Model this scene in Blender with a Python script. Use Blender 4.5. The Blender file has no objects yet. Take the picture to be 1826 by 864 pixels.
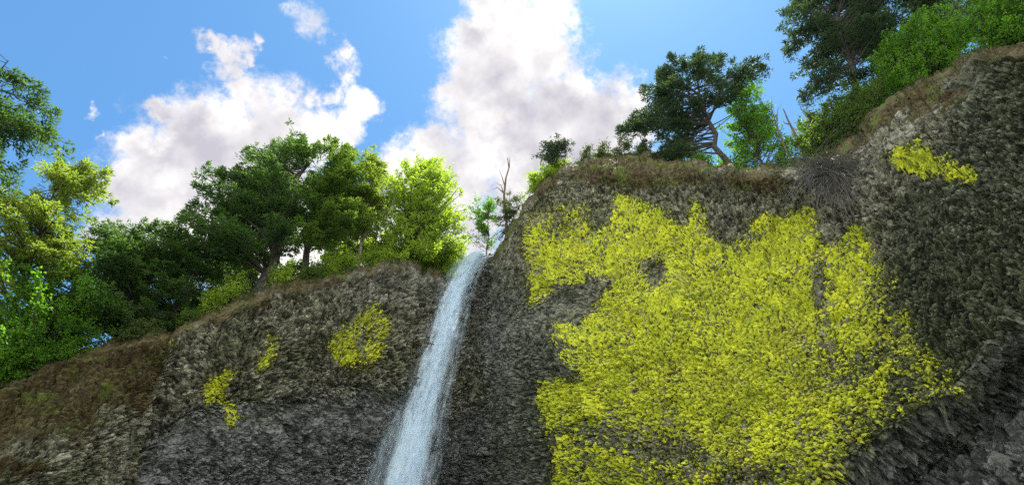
import bpy, math, random
import numpy as np
from mathutils import Vector

# ------------------------------------------------------------------ camera
SC = bpy.context.scene
COL = SC.collection
W, H, F = 1826.0, 864.0, 1260.0            # photograph size and focal length in its pixels
PITCH = math.radians(46.0)
CAM = np.array([0.0, 0.0, 1.7])
cd = bpy.data.cameras.new('camera'); cam = bpy.data.objects.new('camera', cd); COL.objects.link(cam)
cam.location = CAM; cam.rotation_euler = (math.pi / 2 + PITCH, 0, 0)
cd.sensor_fit = 'HORIZONTAL'; cd.sensor_width = 36.0; cd.lens = 36.0 * F / W
cd.clip_start = 0.1; cd.clip_end = 12000
SC.camera = cam

CP, SP = math.cos(PITCH), math.sin(PITCH)
def ray(x, y):
    """unit direction(s) seen at photograph position x, y"""
    x = np.asarray(x, float); y = np.asarray(y, float)
    a = x - W / 2; b = H / 2 - y
    d = np.stack([a, F * CP - b * SP, F * SP + b * CP], -1)
    return d / np.linalg.norm(d, axis=-1, keepdims=True)
def at(x, y, r):
    """point seen at x, y whose horizontal distance from the viewpoint is r metres"""
    d = ray(x, y)
    return CAM + d * (np.asarray(r, float) / np.hypot(d[..., 0], d[..., 1]))[..., None]
def proj(p):
    p = np.asarray(p, float) - CAM
    f = p[..., 1] * CP + p[..., 2] * SP
    u = -p[..., 1] * SP + p[..., 2] * CP
    return W / 2 + F * p[..., 0] / f, H / 2 - F * u / f
def azel(x, y):
    d = ray(x, y)
    return np.arctan2(d[..., 0], d[..., 1]), np.arcsin(d[..., 2])

# ------------------------------------------------------------------ light
SUN_AZ, SUN_EL = math.radians(24.0), math.radians(74.0)
EXPOSURE = 1.25
SC.view_settings.view_transform = 'Standard'; SC.view_settings.look = 'None'
SC.view_settings.exposure = EXPOSURE; SC.view_settings.gamma = 1.0
SC.view_settings.use_curve_mapping = False
SUNV = Vector((math.sin(SUN_AZ) * math.cos(SUN_EL), math.cos(SUN_AZ) * math.cos(SUN_EL), math.sin(SUN_EL)))
sd = bpy.data.lights.new('sun', 'SUN'); so = bpy.data.objects.new('sun', sd); COL.objects.link(so)
sd.energy = 5.0; sd.angle = math.radians(0.53); sd.color = (1.0, 0.95, 0.86)
so.rotation_euler = (-SUNV).to_track_quat('-Z', 'Y').to_euler(); so.location = (0, 0, 120)
SC.cycles.use_adaptive_sampling = True; SC.cycles.adaptive_threshold = 0.01
SC.cycles.max_bounces = 6; SC.cycles.transparent_max_bounces = 24
SC.cycles.diffuse_bounces = 4; SC.cycles.transmission_bounces = 4
SC.cycles.sample_clamp_indirect = 6.0
SC.cycles.use_denoising = False

# ------------------------------------------------------------------ world: sky with broken cumulus
def mathn(nt, op, a, b=None, c=None, clamp=False):
    n = nt.nodes.new('ShaderNodeMath'); n.operation = op; n.use_clamp = clamp
    for i, v in enumerate((a, b, c)):
        if v is None: continue
        if isinstance(v, (int, float)): n.inputs[i].default_value = v
        else: nt.links.new(v, n.inputs[i])
    return n.outputs[0]
def vmath(nt, op, a, b=None, scale=None):
    n = nt.nodes.new('ShaderNodeVectorMath'); n.operation = op
    for i, v in enumerate((a, b)):
        if v is None: continue
        if hasattr(v, 'is_output'): nt.links.new(v, n.inputs[i])
        else: n.inputs[i].default_value = v
    if scale is not None:
        if hasattr(scale, 'is_output'): nt.links.new(scale, n.inputs['Scale'])
        else: n.inputs['Scale'].default_value = scale
    return n.outputs['Value'] if op in ('DISTANCE', 'DOT_PRODUCT', 'LENGTH') else n.outputs[0]
def noise(nt, vec, scale, detail=4.0, rough=0.55, color=False, dist=0.0):
    n = nt.nodes.new('ShaderNodeTexNoise'); n.inputs['Scale'].default_value = scale
    n.inputs['Detail'].default_value = detail; n.inputs['Roughness'].default_value = rough
    n.inputs['Distortion'].default_value = dist
    if vec is not None: nt.links.new(vec, n.inputs['Vector'])
    return n.outputs['Color'] if color else n.outputs[0]
def sstep(nt, v, a, b, lo=0.0, hi=1.0):
    n = nt.nodes.new('ShaderNodeMapRange'); n.interpolation_type = 'SMOOTHSTEP'
    nt.links.new(v, n.inputs[0])
    n.inputs[1].default_value = a; n.inputs[2].default_value = b
    n.inputs[3].default_value = lo; n.inputs[4].default_value = hi
    return n.outputs[0]
def mixc(nt, fac, a, b, mode='MIX'):
    n = nt.nodes.new('ShaderNodeMix'); n.data_type = 'RGBA'; n.blend_type = mode
    for sock, v in ((n.inputs[0], fac), (n.inputs[6], a), (n.inputs[7], b)):
        if hasattr(v, 'is_output'): nt.links.new(v, sock)
        elif isinstance(v, (int, float)): sock.default_value = v
        else: sock.default_value = (v[0], v[1], v[2], 1)
    return n.outputs[2]

world = bpy.data.worlds.new('World'); SC.world = world; world.use_nodes = True
nt = world.node_tree; nt.nodes.clear()
tc = nt.nodes.new('ShaderNodeTexCoord').outputs['Generated']
sky = nt.nodes.new('ShaderNodeTexSky'); sky.sky_type = 'NISHITA'; sky.sun_disc = False
sky.sun_elevation = SUN_EL; sky.sun_rotation = SUN_AZ
sky.altitude = 60; sky.air_density = 1.0; sky.dust_density = 0.27; sky.ozone_density = 0.6

CLOUD_A = [(300,300,105),(400,245,95),(330,225,72),(480,245,100),(560,245,58),(250,350,75),(350,390,130),(240,410,80),(215,330,50),
           (470,340,120),(540,440,100),(620,460,90),(450,460,90),(600,235,36),(250,265,52),(285,200,34),(420,175,42),
           (645,182,34),(622,216,36)]
CLOUD_W = [(405,140,40),(408,108,34),(428,84,30),(375,70,26),(400,84,24),(462,76,20),(440,100,22),(598,104,34),(606,132,32),(622,155,34),(655,180,36),(600,170,26),(520,175,34),(560,185,28),(300,190,30),(230,270,30)]
CLOUD_B = [(880,130,98),(930,62,92),(972,100,60),(850,62,48),(832,150,62),(900,225,125),(1000,205,95),(1085,225,85),
           (1125,178,30),(760,255,50),(716,300,44),(800,310,95),(720,420,90),(820,420,80),(950,310,135),(1050,275,95),(905,-20,75),(985,15,52),(890,35,40)]
CLOUD_T = [(545,35,44),(525,15,28),(565,60,26),(152,195,16),(168,238,13),(305,115,12),(210,395,34)]   # thin shreds
def blob_field(nt, vec, blobs, soft=0.12):
    out = None
    for (x, y, r) in blobs:
        c = ray(x, y); e = ray(x + r, y)
        rr = float(np.linalg.norm(c - e))
        d = vmath(nt, 'DISTANCE', vec, tuple(float(q) for q in c))
        f = mathn(nt, 'MULTIPLY_ADD', d, -1.0 / rr, 1.0)
        out = f if out is None else mathn(nt, 'SMOOTH_MAX', out, f, soft)
    return out
w1 = vmath(nt, 'SUBTRACT', noise(nt, tc, 9.0, 2.0, 0.6, True), (0.5, 0.5, 0.5))
w2 = vmath(nt, 'SUBTRACT', noise(nt, tc, 38.0, 3.0, 0.65, True), (0.5, 0.5, 0.5))
vw = vmath(nt, 'ADD', vmath(nt, 'ADD', tc, vmath(nt, 'SCALE', w1, None, 0.07)), vmath(nt, 'SCALE', w2, None, 0.045))
n_edge = noise(nt, tc, 24.0, 8.0, 0.72)
n_mid = noise(nt, tc, 10.0, 4.0, 0.55)
fA = blob_field(nt, vw, CLOUD_A); fB = blob_field(nt, vw, CLOUD_B); fT = blob_field(nt, vw, CLOUD_T); fW = blob_field(nt, vw, CLOUD_W)
# unseen broken cloud outside the view, made denser and brighter for ambient light
n_far = noise(nt, tc, 2.6, 5.0, 0.58)
view_c = tuple(float(q) for q in ray(W / 2, H / 2))
outside = sstep(nt, vmath(nt, 'DISTANCE', tc, view_c), 0.72, 1.0)
fO = mathn(nt, 'MULTIPLY_ADD', mathn(nt, 'SUBTRACT', n_far, 0.43), 5.0, 0.0)
fO = mathn(nt, 'ADD', fO, mathn(nt, 'MULTIPLY_ADD', outside, 4.0, -4.0))
fAB = mathn(nt, 'MAXIMUM', mathn(nt, 'MAXIMUM', fA, fB), fO)
edge = mathn(nt, 'MULTIPLY_ADD', mathn(nt, 'SUBTRACT', n_edge, 0.5), 1.5, 0.0)
fAB2 = mathn(nt, 'ADD', fAB, edge)
dens = sstep(nt, fAB2, -0.26, 0.46)
fT2 = mathn(nt, 'ADD', fT, mathn(nt, 'MULTIPLY_ADD', mathn(nt, 'SUBTRACT', n_edge, 0.5), 1.9, 0.0))
densT = sstep(nt, fT2, 0.1, 1.1, 0.0, 0.75)
densW = sstep(nt, mathn(nt, 'ADD', fW, mathn(nt, 'MULTIPLY_ADD', mathn(nt, 'SUBTRACT', n_edge, 0.5), 2.3, 0.0)), 0.0, 0.9, 0.0, 0.95)
cover = mathn(nt, 'MAXIMUM', mathn(nt, 'MAXIMUM', dens, densW), densT)
# sun-facing billows are bright, the thick undersides lilac grey
shift = vmath(nt, 'ADD', tc, tuple(0.03 * q for q in SUNV))
n_mid2 = noise(nt, shift, 10.0, 4.0, 0.55)
bill = mathn(nt, 'SUBTRACT', n_mid, n_mid2)
LIT = [(955,70,85),(990,30,50),(1000,110,40),(1050,135,34),(1125,178,34),(735,275,48),(880,215,34),(855,275,34),(905,300,30),
       (865,35,22),(640,175,40),(395,195,45),(570,245,45),(310,300,34),(605,110,24),(720,300,40),(270,230,30),(540,450,110),(640,460,100),(760,440,90),(330,420,60)]
litf = sstep(nt, mathn(nt, 'ADD', blob_field(nt, vw, LIT, 0.2), mathn(nt, 'MULTIPLY', edge, 0.35)), -0.7, 1.2)
thin = sstep(nt, fAB2, 0.1, 0.75, 1.0, 0.0)
thick = sstep(nt, mathn(nt, 'ADD', fAB, mathn(nt, 'MULTIPLY', edge, 0.45)), 0.0, 0.85, 0.34, 0.0)
lit = mathn(nt, 'ADD', mathn(nt, 'MULTIPLY', litf, 0.62), thick)
lit = mathn(nt, 'ADD', lit, mathn(nt, 'MULTIPLY', bill, 1.7))
lit = mathn(nt, 'ADD', lit, mathn(nt, 'MULTIPLY_ADD', n_edge, 0.5, -0.08), None, True)
cview = mixc(nt, lit, (2.65, 2.58, 2.9), (5.5, 5.3, 5.1))           # between us and the sun: shaded undersides
ccol = mixc(nt, outside, cview, (10.0, 9.7, 9.3))                   # unseen cloud elsewhere, brightened to lift the light on the walls
gain = mixc(nt, 1.0, sky.outputs[0], (0.50, 0.82, 0.95), 'MULTIPLY')
fin = mixc(nt, cover, gain, ccol)
bg = nt.nodes.new('ShaderNodeBackground'); bg.inputs[1].default_value = 0.1
nt.links.new(fin, bg.inputs[0])
wo = nt.nodes.new('ShaderNodeOutputWorld'); nt.links.new(bg.outputs[0], wo.inputs[0])
world.cycles.sampling_method = 'MANUAL'; world.cycles.sample_map_resolution = 512

# ------------------------------------------------------------------ numeric helpers
rng = np.random.default_rng(7)
def hsh(i, j, s):
    h = (i.astype(np.int64) * 374761393 + j.astype(np.int64) * 668265263 + s * 974634741) & 0xFFFFFFFF
    h = ((h ^ (h >> 13)) * 1274126177) & 0xFFFFFFFF
    h = ((h ^ (h >> 16)) * 2246822519) & 0xFFFFFFFF
    return ((h ^ (h >> 15)) & 0xFFFFFF) / float(0xFFFFFF)
def vnoise(x, y, s):
    i = np.floor(x); j = np.floor(y); a = x - i; b = y - j
    a = a * a * (3 - 2 * a); b = b * b * (3 - 2 * b)
    return (hsh(i, j, s) * (1 - a) * (1 - b) + hsh(i + 1, j, s) * a * (1 - b)
            + hsh(i, j + 1, s) * (1 - a) * b + hsh(i + 1, j + 1, s) * a * b)
def fbm(x, y, s, octv=4, gain=0.5):
    t = 0; amp = 1; tot = 0
    for k in range(octv):
        t = t + amp * vnoise(x * 2 ** k + 17.3 * k, y * 2 ** k - 9.1 * k, s + k); tot += amp; amp *= gain
    return t / tot
def facets(u, v, cell, asp, ang, s):
    """broken rock: every cell is one tilted chip. returns plane height, chip id, crevice width"""
    ca, sa = math.cos(ang), math.sin(ang)
    x = (u * ca + v * sa) / cell; y = (-u * sa + v * ca) / (cell * asp)
    i0 = np.floor(x); j0 = np.floor(y)
    best = np.full(x.shape, 9.0); sec = np.full(x.shape, 9.0)
    h = np.zeros_like(x); cid = np.zeros_like(x)
    for di in (-1, 0, 1):
        for dj in (-1, 0, 1):
            i = i0 + di; j = j0 + dj
            dx = x - (i + hsh(i, j, s)); dy = y - (j + hsh(i, j, s + 1))
            d = dx * dx + dy * dy
            near = d < best
            sec = np.where(near, best, np.minimum(sec, d)); best = np.where(near, d, best)
            pl = hsh(i, j, s + 2) - 0.5 + (hsh(i, j, s + 3) - 0.5) * 1.3 * dx + (hsh(i, j, s + 4) - 0.35) * -1.3 * dy
            h = np.where(near, pl, h); cid = np.where(near, hsh(i, j, s + 5), cid)
    return h, cid, np.sqrt(sec) - np.sqrt(best)
def ss(a, b, x):
    t = np.clip((x - a) / (b - a), 0, 1); return t * t * (3 - 2 * t)
def inpoly(px, py, poly):
    px = np.asarray(px); py = np.asarray(py)
    r = np.zeros(px.shape, bool); n = len(poly)
    for k in range(n):
        x0, y0 = poly[k]; x1, y1 = poly[(k + 1) % n]
        if y0 == y1: continue
        c = ((y0 > py) != (y1 > py)) & (px < (x1 - x0) * (py - y0) / (y1 - y0) + x0)
        r ^= c
    return r
def polydist(px, py, poly, closed=True):
    d = np.full(np.shape(px), 1e9); n = len(poly)
    for k in range(n if closed else n - 1):
        x0, y0 = poly[k]; x1, y1 = poly[(k + 1) % n]
        vx, vy = x1 - x0, y1 - y0; L = vx * vx + vy * vy + 1e-9
        t = np.clip(((px - x0) * vx + (py - y0) * vy) / L, 0, 1)
        d = np.minimum(d, (px - x0 - t * vx) ** 2 + (py - y0 - t * vy) ** 2)
    return np.sqrt(d)
def sdf(px, py, poly):
    d = polydist(px, py, poly); return np.where(inpoly(px, py, poly), d, -d)

def mk(name, verts, faces, mat, parent=None, smooth=False, attrs=None, uvs=None):
    """one mesh object out of arrays; faces is (n,k) or a list of such arrays"""
    me = bpy.data.meshes.new(name)
    fl = faces if isinstance(faces, list) else [faces]
    fl = [np.asarray(f, np.int32) for f in fl if len(f)]
    verts = np.asarray(verts, np.float32)
    tot = np.concatenate([np.full(len(f), f.shape[1], np.int32) for f in fl])
    idx = np.concatenate([f.ravel() for f in fl])
    me.vertices.add(len(verts)); me.vertices.foreach_set('co', verts.ravel())
    me.loops.add(len(idx)); me.loops.foreach_set('vertex_index', idx)
    me.polygons.add(len(tot))
    me.polygons.foreach_set('loop_start', np.concatenate([[0], np.cumsum(tot)[:-1]]).astype(np.int32))
    me.polygons.foreach_set('loop_total', tot)
    me.polygons.foreach_set('use_smooth', np.full(len(tot), smooth, bool))
    for k, (dom, arr) in (attrs or {}).items():
        a = me.attributes.new(k, 'FLOAT', dom); a.data.foreach_set('value', np.asarray(arr, np.float32).ravel())
    me.update(calc_edges=True)
    if mat is not None: me.materials.append(mat)
    o = bpy.data.objects.new(name, me); COL.objects.link(o)
    if parent is not None: o.parent = parent; o.matrix_parent_inverse = parent.matrix_world.inverted()
    return o
def root(name, label, cat, loc, group=None):
    o = bpy.data.objects.new(name, None); COL.objects.link(o); o.location = [float(q) for q in loc]
    o.empty_display_size = 0.3
    o['label'] = label; o['category'] = cat
    if group: o['group'] = group
    bpy.context.view_layer.update() if False else None
    o.matrix_world.translation = Vector([float(q) for q in loc])
    return o
def child(name, verts, faces, mat, par, **k):
    """part of a thing: vertices given in world space, stored relative to the thing's base"""
    o = mk(name, np.asarray(verts) - np.array(par.location), faces, mat, None, **k)
    o.parent = par
    return o

# ------------------------------------------------------------------ materials
def newmat(name):
    m = bpy.data.materials.new(name); m.use_nodes = True
    m.node_tree.nodes.clear(); return m, m.node_tree
def attr(nt, name):
    n = nt.nodes.new('ShaderNodeAttribute'); n.attribute_name = name; return n.outputs['Fac']
def out(nt, sh):
    o = nt.nodes.new('ShaderNodeOutputMaterial'); nt.links.new(sh, o.inputs[0])
def bsdf(nt, col, rough=0.9, normal=None, spec=0.2):
    b = nt.nodes.new('ShaderNodeBsdfPrincipled')
    if hasattr(col, 'is_output'): nt.links.new(col, b.inputs['Base Color'])
    else: b.inputs['Base Color'].default_value = (*col, 1)
    if hasattr(rough, 'is_output'): nt.links.new(rough, b.inputs['Roughness'])
    else: b.inputs['Roughness'].default_value = rough
    b.inputs['Specular IOR Level'].default_value = spec
    if normal is not None: nt.links.new(normal, b.inputs['Normal'])
    return b.outputs[0]
def bump(nt, h, dist, strength=1.0):
    n = nt.nodes.new('ShaderNodeBump'); n.inputs['Distance'].default_value = dist; n.inputs['Strength'].default_value = strength
    nt.links.new(h, n.inputs['Height']); return n.outputs[0]

def rock_material():
    m, nt = newmat('basalt_rock')
    pos = nt.nodes.new('ShaderNodeNewGeometry').outputs['Position']
    chip = attr(nt, 'chip'); moss = attr(nt, 'moss'); dgrn = attr(nt, 'dark_green'); damp_shade = attr(nt, 'damp_shade'); pale = attr(nt, 'pale')
    n1 = noise(nt, pos, 3.2, 5.0, 0.65); n2 = noise(nt, pos, 9.0, 3.0, 0.6); n3 = noise(nt, pos, 0.35, 4.0, 0.55)
    f = mathn(nt, 'ADD', mathn(nt, 'MULTIPLY', n1, 1.1), mathn(nt, 'MULTIPLY', n2, 0.7))
    f = mathn(nt, 'ADD', f, mathn(nt, 'MULTIPLY', chip, 0.75))
    f = sstep(nt, f, 0.92, 1.76)
    dry = mixc(nt, f, (0.027, 0.024, 0.017), (0.47, 0.45, 0.36))
    grn = mixc(nt, f, (0.023, 0.025, 0.015), (0.29, 0.295, 0.20))
    c = mixc(nt, sstep(nt, n3, 0.40, 0.62), dry, grn)
    c = mixc(nt, sstep(nt, mathn(nt, 'ADD', dgrn, mathn(nt, 'MULTIPLY_ADD', n3, .6, -.3)), .1, .8), c, mixc(nt, f, (0.018, 0.021, 0.014), (0.19, 0.205, 0.14)))
    c = mixc(nt, mathn(nt, 'MULTIPLY', pale, 0.8), c, mixc(nt, f, (0.08, 0.08, 0.075), (0.40, 0.39, 0.36)))
    c = mixc(nt, damp_shade, c, mixc(nt, f, (0.040, 0.041, 0.043), (0.29, 0.297, 0.31)))
    stn = attr(nt, 'stain')
    c = mixc(nt, sstep(nt, mathn(nt, 'ADD', stn, mathn(nt, 'MULTIPLY_ADD', mathn(nt, 'ADD', n1, n2), .9, -.9)), .25, .75, 0.0, .8), c, mixc(nt, f, (0.035, 0.038, 0.012), (0.32, 0.335, 0.06)))
    mc = mixc(nt, sstep(nt, n1, 0.35, 0.65), (0.034, 0.026, 0.013), (0.15, 0.125, 0.055))
    mc = mixc(nt, sstep(nt, noise(nt, pos, 0.8, 4.0, 0.6), 0.48, 0.66), mc, (0.065, 0.040, 0.020))
    mc = mixc(nt, sstep(nt, noise(nt, pos, 0.45, 4.0, 0.6), 0.52, 0.66), mc, (0.11, 0.14, 0.03))
    mf = sstep(nt, mathn(nt, 'ADD', moss, mathn(nt, 'MULTIPLY_ADD', n1, 0.9, -0.45)), 0.35, 0.62)
    c = mixc(nt, mf, c, mc)
    h = mathn(nt, 'ADD', n1, mathn(nt, 'MULTIPLY', n2, 0.5))
    out(nt, bsdf(nt, c, mathn(nt, 'MULTIPLY_ADD', damp_shade, -0.35, 0.85), bump(nt, h, 0.12, 0.9), 0.3))
    return m
def lichen_material():
    m, nt = newmat('yellow_lichen')
    pos = nt.nodes.new('ShaderNodeNewGeometry').outputs['Position']
    chip = attr(nt, 'chip'); thin = attr(nt, 'thin')
    n1 = noise(nt, pos, 2.6, 5.0, 0.7); n2 = noise(nt, pos, 8.0, 3.0, 0.6); n3 = noise(nt, pos, 0.5, 3.0)
    c = mixc(nt, sstep(nt, mathn(nt, 'ADD', n3, mathn(nt, 'MULTIPLY', chip, 0.25)), 0.40, 0.72), (0.68, 0.71, 0.055), (0.46, 0.51, 0.05))
    c = mixc(nt, sstep(nt, n2, 0.5, 0.72), c, (0.72, 0.76, 0.10))
    c = mixc(nt, sstep(nt, noise(nt, pos, 0.22, 4.0, 0.6), 0.5, 0.68, 0.0, 0.55), c, (0.36, 0.37, 0.07))
    c = mixc(nt, sstep(nt, mathn(nt, 'ADD', thin, mathn(nt, 'MULTIPLY_ADD', n3, .8, -.4)), .2, .75), c, (0.27, 0.29, 0.06))
    hole = sstep(nt, mathn(nt, 'ADD', mathn(nt, 'ADD', n1, mathn(nt, 'MULTIPLY', thin, 0.42)), mathn(nt, 'MULTIPLY', chip, 0.10)), 0.63, 0.71)
    c = mixc(nt, hole, c, mixc(nt, n2, (0.02, 0.022, 0.014), (0.10, 0.11, 0.06)))
    h = mathn(nt, 'ADD', n1, mathn(nt, 'MULTIPLY', n2, 0.6))
    out(nt, bsdf(nt, c, 0.95, bump(nt, h, 0.12, 1.0), 0.1))
    return m
def leaf_material(name, c0, c1, trans=0.5, tc=None):
    m, nt = newmat(name)
    g = nt.nodes.new('ShaderNodeNewGeometry')
    n3 = noise(nt, g.outputs['Position'], 0.55, 3.0)
    f = mathn(nt, 'ADD', mathn(nt, 'MULTIPLY', g.outputs['Random Per Island'], 0.6), mathn(nt, 'MULTIPLY_ADD', n3, 1.6, -0.6), None, True)
    c = mixc(nt, f, c0, c1)
    d = nt.nodes.new('ShaderNodeBsdfPrincipled'); nt.links.new(c, d.inputs['Base Color']); d.inputs['Roughness'].default_value = 0.55
    d.inputs['Specular IOR Level'].default_value = 0.25
    t = nt.nodes.new('ShaderNodeBsdfTranslucent')
    t2 = mixc(nt, 1.0, c, tc or (1.7, 1.6, 0.6), 'MULTIPLY'); nt.links.new(t2, t.inputs[0])
    x = nt.nodes.new('ShaderNodeMixShader'); x.inputs[0].default_value = trans
    nt.links.new(d.outputs[0], x.inputs[1]); nt.links.new(t.outputs[0], x.inputs[2]); out(nt, x.outputs[0])
    return m
def bark_material(name, c0, c1):
    m, nt = newmat(name)
    pos = nt.nodes.new('ShaderNodeNewGeometry').outputs['Position']
    sc = vmath(nt, 'MULTIPLY', pos, (3.0, 3.0, 0.8))
    n = noise(nt, sc, 2.5, 5.0, 0.65)
    out(nt, bsdf(nt, mixc(nt, sstep(nt, n, 0.35, 0.65), c0, c1), 0.9, bump(nt, n, 0.1, 0.8), 0.15))
    return m
M_ROCK = rock_material(); M_LICHEN = lichen_material()
M_BARK = bark_material('grey_brown_bark', (0.030, 0.026, 0.024), (0.085, 0.077, 0.07))
M_PALEBARK = bark_material('pale_bark', (0.13, 0.12, 0.10), (0.36, 0.34, 0.30))
M_DEAD = bark_material('dead_wood', (0.06, 0.045, 0.035), (0.20, 0.15, 0.12))
M_DARKFIR = leaf_material('dark_fir_needles', (0.024, 0.065, 0.028), (0.085, 0.165, 0.055), 0.47)
M_BLUEFIR = leaf_material('blue_green_fir_needles', (0.022, 0.048, 0.036), (0.060, 0.10, 0.066), 0.35)
M_FIR = leaf_material('green_fir_needles', (0.04, 0.09, 0.024), (0.12, 0.20, 0.045), 0.5)
M_SUNFIR = leaf_material('yellow_green_needles', (0.09, 0.14, 0.03), (0.25, 0.31, 0.08), 0.5, (1.5, 1.6, 0.6))
M_MAPLE = leaf_material('bright_maple_leaves', (0.04, 0.115, 0.018), (0.15, 0.29, 0.04), 0.54, (1.6, 1.8, 0.5))
M_LIME = leaf_material('lime_green_leaves', (0.13, 0.21, 0.03), (0.33, 0.42, 0.08), 0.6, (1.6, 1.7, 0.6))
M_SHRUB = leaf_material('dull_shrub_leaves', (0.035, 0.065, 0.022), (0.09, 0.13, 0.04), 0.4)
M_STRAW = leaf_material('dry_straw', (0.07, 0.07, 0.066), (0.19, 0.185, 0.175), 0.2, (1, 1, 1))
M_GRASS = leaf_material('rim_grass_blades', (0.028, 0.05, 0.012), (0.085, 0.12, 0.03), 0.4)

# ------------------------------------------------------------------ ground
def ground():
    m, nt = newmat('gravel_and_grass')
    pos = nt.nodes.new('ShaderNodeNewGeometry').outputs['Position']
    n = noise(nt, pos, 0.25, 6.0, 0.6); n2 = noise(nt, pos, 5.0, 4.0)
    c = mixc(nt, sstep(nt, n, 0.4, 0.6), mixc(nt, n2, (0.22, 0.22, 0.22), (0.43, 0.43, 0.43)), (0.10, 0.14, 0.05))
    out(nt, bsdf(nt, c, 0.95, bump(nt, n2, 0.1), 0.1))
    k = 96; ang = np.linspace(0, 2 * math.pi, k, endpoint=False)
    rad = np.array([0.5, 8, 20, 40, 80, 200, 600, 2000, 6000.0])
    v = []
    for r in rad:
        z = (vnoise(np.cos(ang) * r * .12 + 40, np.sin(ang) * r * .12 + 40, 3) - 0.5) * min(0.5, r * .02) if r < 300 else np.zeros(k)
        v.append(np.stack([np.cos(ang) * r, np.sin(ang) * r, z], -1))
    v = np.concatenate(v); f = []
    a = np.arange(k); b = (a + 1) % k
    for i in range(len(rad) - 1): f.append(np.stack([i * k + a, (i + 1) * k + a, (i + 1) * k + b, i * k + b], -1))
    o = mk('ground', v, [np.concatenate(f), np.arange(k)[None, :]], m, smooth=True)
    o['kind'] = 'structure'; o['label'] = 'gravel and grass ground of the bowl below the cliffs'
ground()

# ------------------------------------------------------------------ the cliffs
RIM = [(-420,850),(-200,770),(-60,715),(0,692),(60,660),(120,634),(180,613),(240,601),(285,598),(306,600),(318,588),(345,568),(400,537),
       (440,521),(500,504),(560,494),(610,483),(640,472),(690,466),(730,472),(770,482),(797,490),(808,489),(832,470),(872,457),
       (884,448),(900,430),(915,400),(930,374),(950,347),(975,321),(1000,301),(1040,284),(1080,273),(1130,267),(1160,274),
       (1200,292),(1250,298),(1300,294),(1360,293),(1410,288),(1450,280),(1500,262),(1530,234),(1560,206),(1600,166),
       (1640,146),(1700,112),(1760,88),(1826,66),(1960,20),(2250,-60)]
RBASE = [(-75,34),(-60,38),(-48,43),(-40,47),(-33.5,51.5),(-31.6,53),(-30.4,56.5),(-28,55.5),(-20,56),(-14,57.5),(-9,60),(-5.5,63),(-4,64.5),
         (-2.6,64),(-1.0,60.5),(0.8,56.5),(3,54),(8,52),(15,51),(25,49.5),(33,48.5),(40,47),(50,45.5),(60,43),(75,38)]
ra, re = azel(*np.array(RIM, float).T)
def rim_el(a): return np.interp(a, ra, re)
def rbase(a):
    x = np.degrees(a); xs = np.array([p[0] for p in RBASE], float); ys = np.array([p[1] for p in RBASE], float)
    return (np.interp(x - 0.4, xs, ys) + np.interp(x, xs, ys) * 2 + np.interp(x + 0.4, xs, ys)) / 4
LOWER_R = [(1900,500),(1826,562),(1760,640),(1690,712),(1600,775),(1500,835),(1420,900)]      # lip of the dark undercut, lower right
LEFT_BAND = [(236,900),(262,780),(330,735),(420,722),(520,706),(600,690),(680,684),(760,690),(800,720)]  # lip of the smooth slate recess
def below(px, py, line):
    xs = np.array([p[0] for p in line], float); ys = np.array([p[1] for p in line], float)
    o = np.argsort(xs); return py - np.interp(px, xs[o], ys[o])

NC, NR = 1280, 470
azg = np.radians(np.linspace(-64, 64, NC))
remax = rim_el(azg) + (fbm(np.degrees(azg) * 1.1, azg * 0, 5, 4) - 0.5) * np.radians(0.9)
elmin = np.radians(26.2 - 6.0 * (np.degrees(azg) / 38) ** 2); elmin = np.maximum(elmin, np.radians(14))
elmin = np.minimum(elmin, remax - np.radians(5))
NB = 22
tl = np.linspace(0, 1, NR)
EL = np.concatenate([np.linspace(0, 1, NB, endpoint=False)[:, None] * (elmin - np.radians(-2))[None, :] + np.radians(-2),
                     elmin[None, :] + (remax - elmin)[None, :] * tl[:, None]], 0)
AZ = np.broadcast_to(azg[None, :], EL.shape).copy()
fdir = np.stack([np.sin(AZ) * np.cos(EL), np.cos(AZ) * np.cos(EL), np.sin(EL)], -1)
PX, PY = proj(CAM + fdir * 60)
inview = (np.arange(EL.shape[0]) >= NB)[:, None] & np.ones_like(AZ, bool)
R0 = rbase(AZ)
def gauss(cx, cy, sx, sy): return np.exp(-((PX - cx) / sx) ** 2 - ((PY - cy) / sy) ** 2)
Z0 = R0 * np.tan(EL); ZR = R0 * np.tan(remax)[None, :]
below_rim = ZR - Z0
R = R0.copy()
R -= 2.2 * gauss(1300, 620, 330, 240)                      # belly of the right wall
R -= 1.5 * gauss(1120, 540, 120, 140)
R += 1.6 * gauss(1000, 560, 90, 45)                        # smooth grey scoop
R += 1.2 * gauss(1180, 480, 30, 60)
R -= 1.2 * gauss(640, 600, 90, 100)
R -= 1.4 * gauss(430, 640, 90, 80)
R += 1.0 * gauss(540, 660, 40, 90)
leftzone = ss(-30.8, -29.5, np.degrees(AZ)) * (1 - ss(-4.0, -1.5, np.degrees(AZ)))
lb = below(PX, PY, LEFT_BAND)
R += leftzone * (1.3 * ss(-10, 55, lb) + 4.0 * ss(0, 260, lb))
bowl = ss(-3.5, -1, np.degrees(AZ)) * (1 - ss(6, 12, np.degrees(AZ)))
R += bowl * 2.5 * ss(600, 900, PY)
rz = ss(1380, 1500, PX); lr = below(PX, PY, LOWER_R) + 40 * (fbm(PX / 70, PY / 70, 71, 2) - 0.5)
R += rz * (5.0 * ss(-30, 110, lr) - 2.5 * ss(110, 240, lr))
mound = 1 - ss(-31.6, -30.2, np.degrees(AZ))
Rs0 = R.copy()
R += mound * (2.5 + 5.0 * (1 - ss(-38, -31, np.degrees(AZ)))) * (1 - ss(0, 13, below_rim)) ** 1.6       # rounded top of the left buttress
ledge = gauss(1130, 285, 110, 40)
R += 2.8 * ledge * (1 - ss(0, 6, below_rim))
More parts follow.
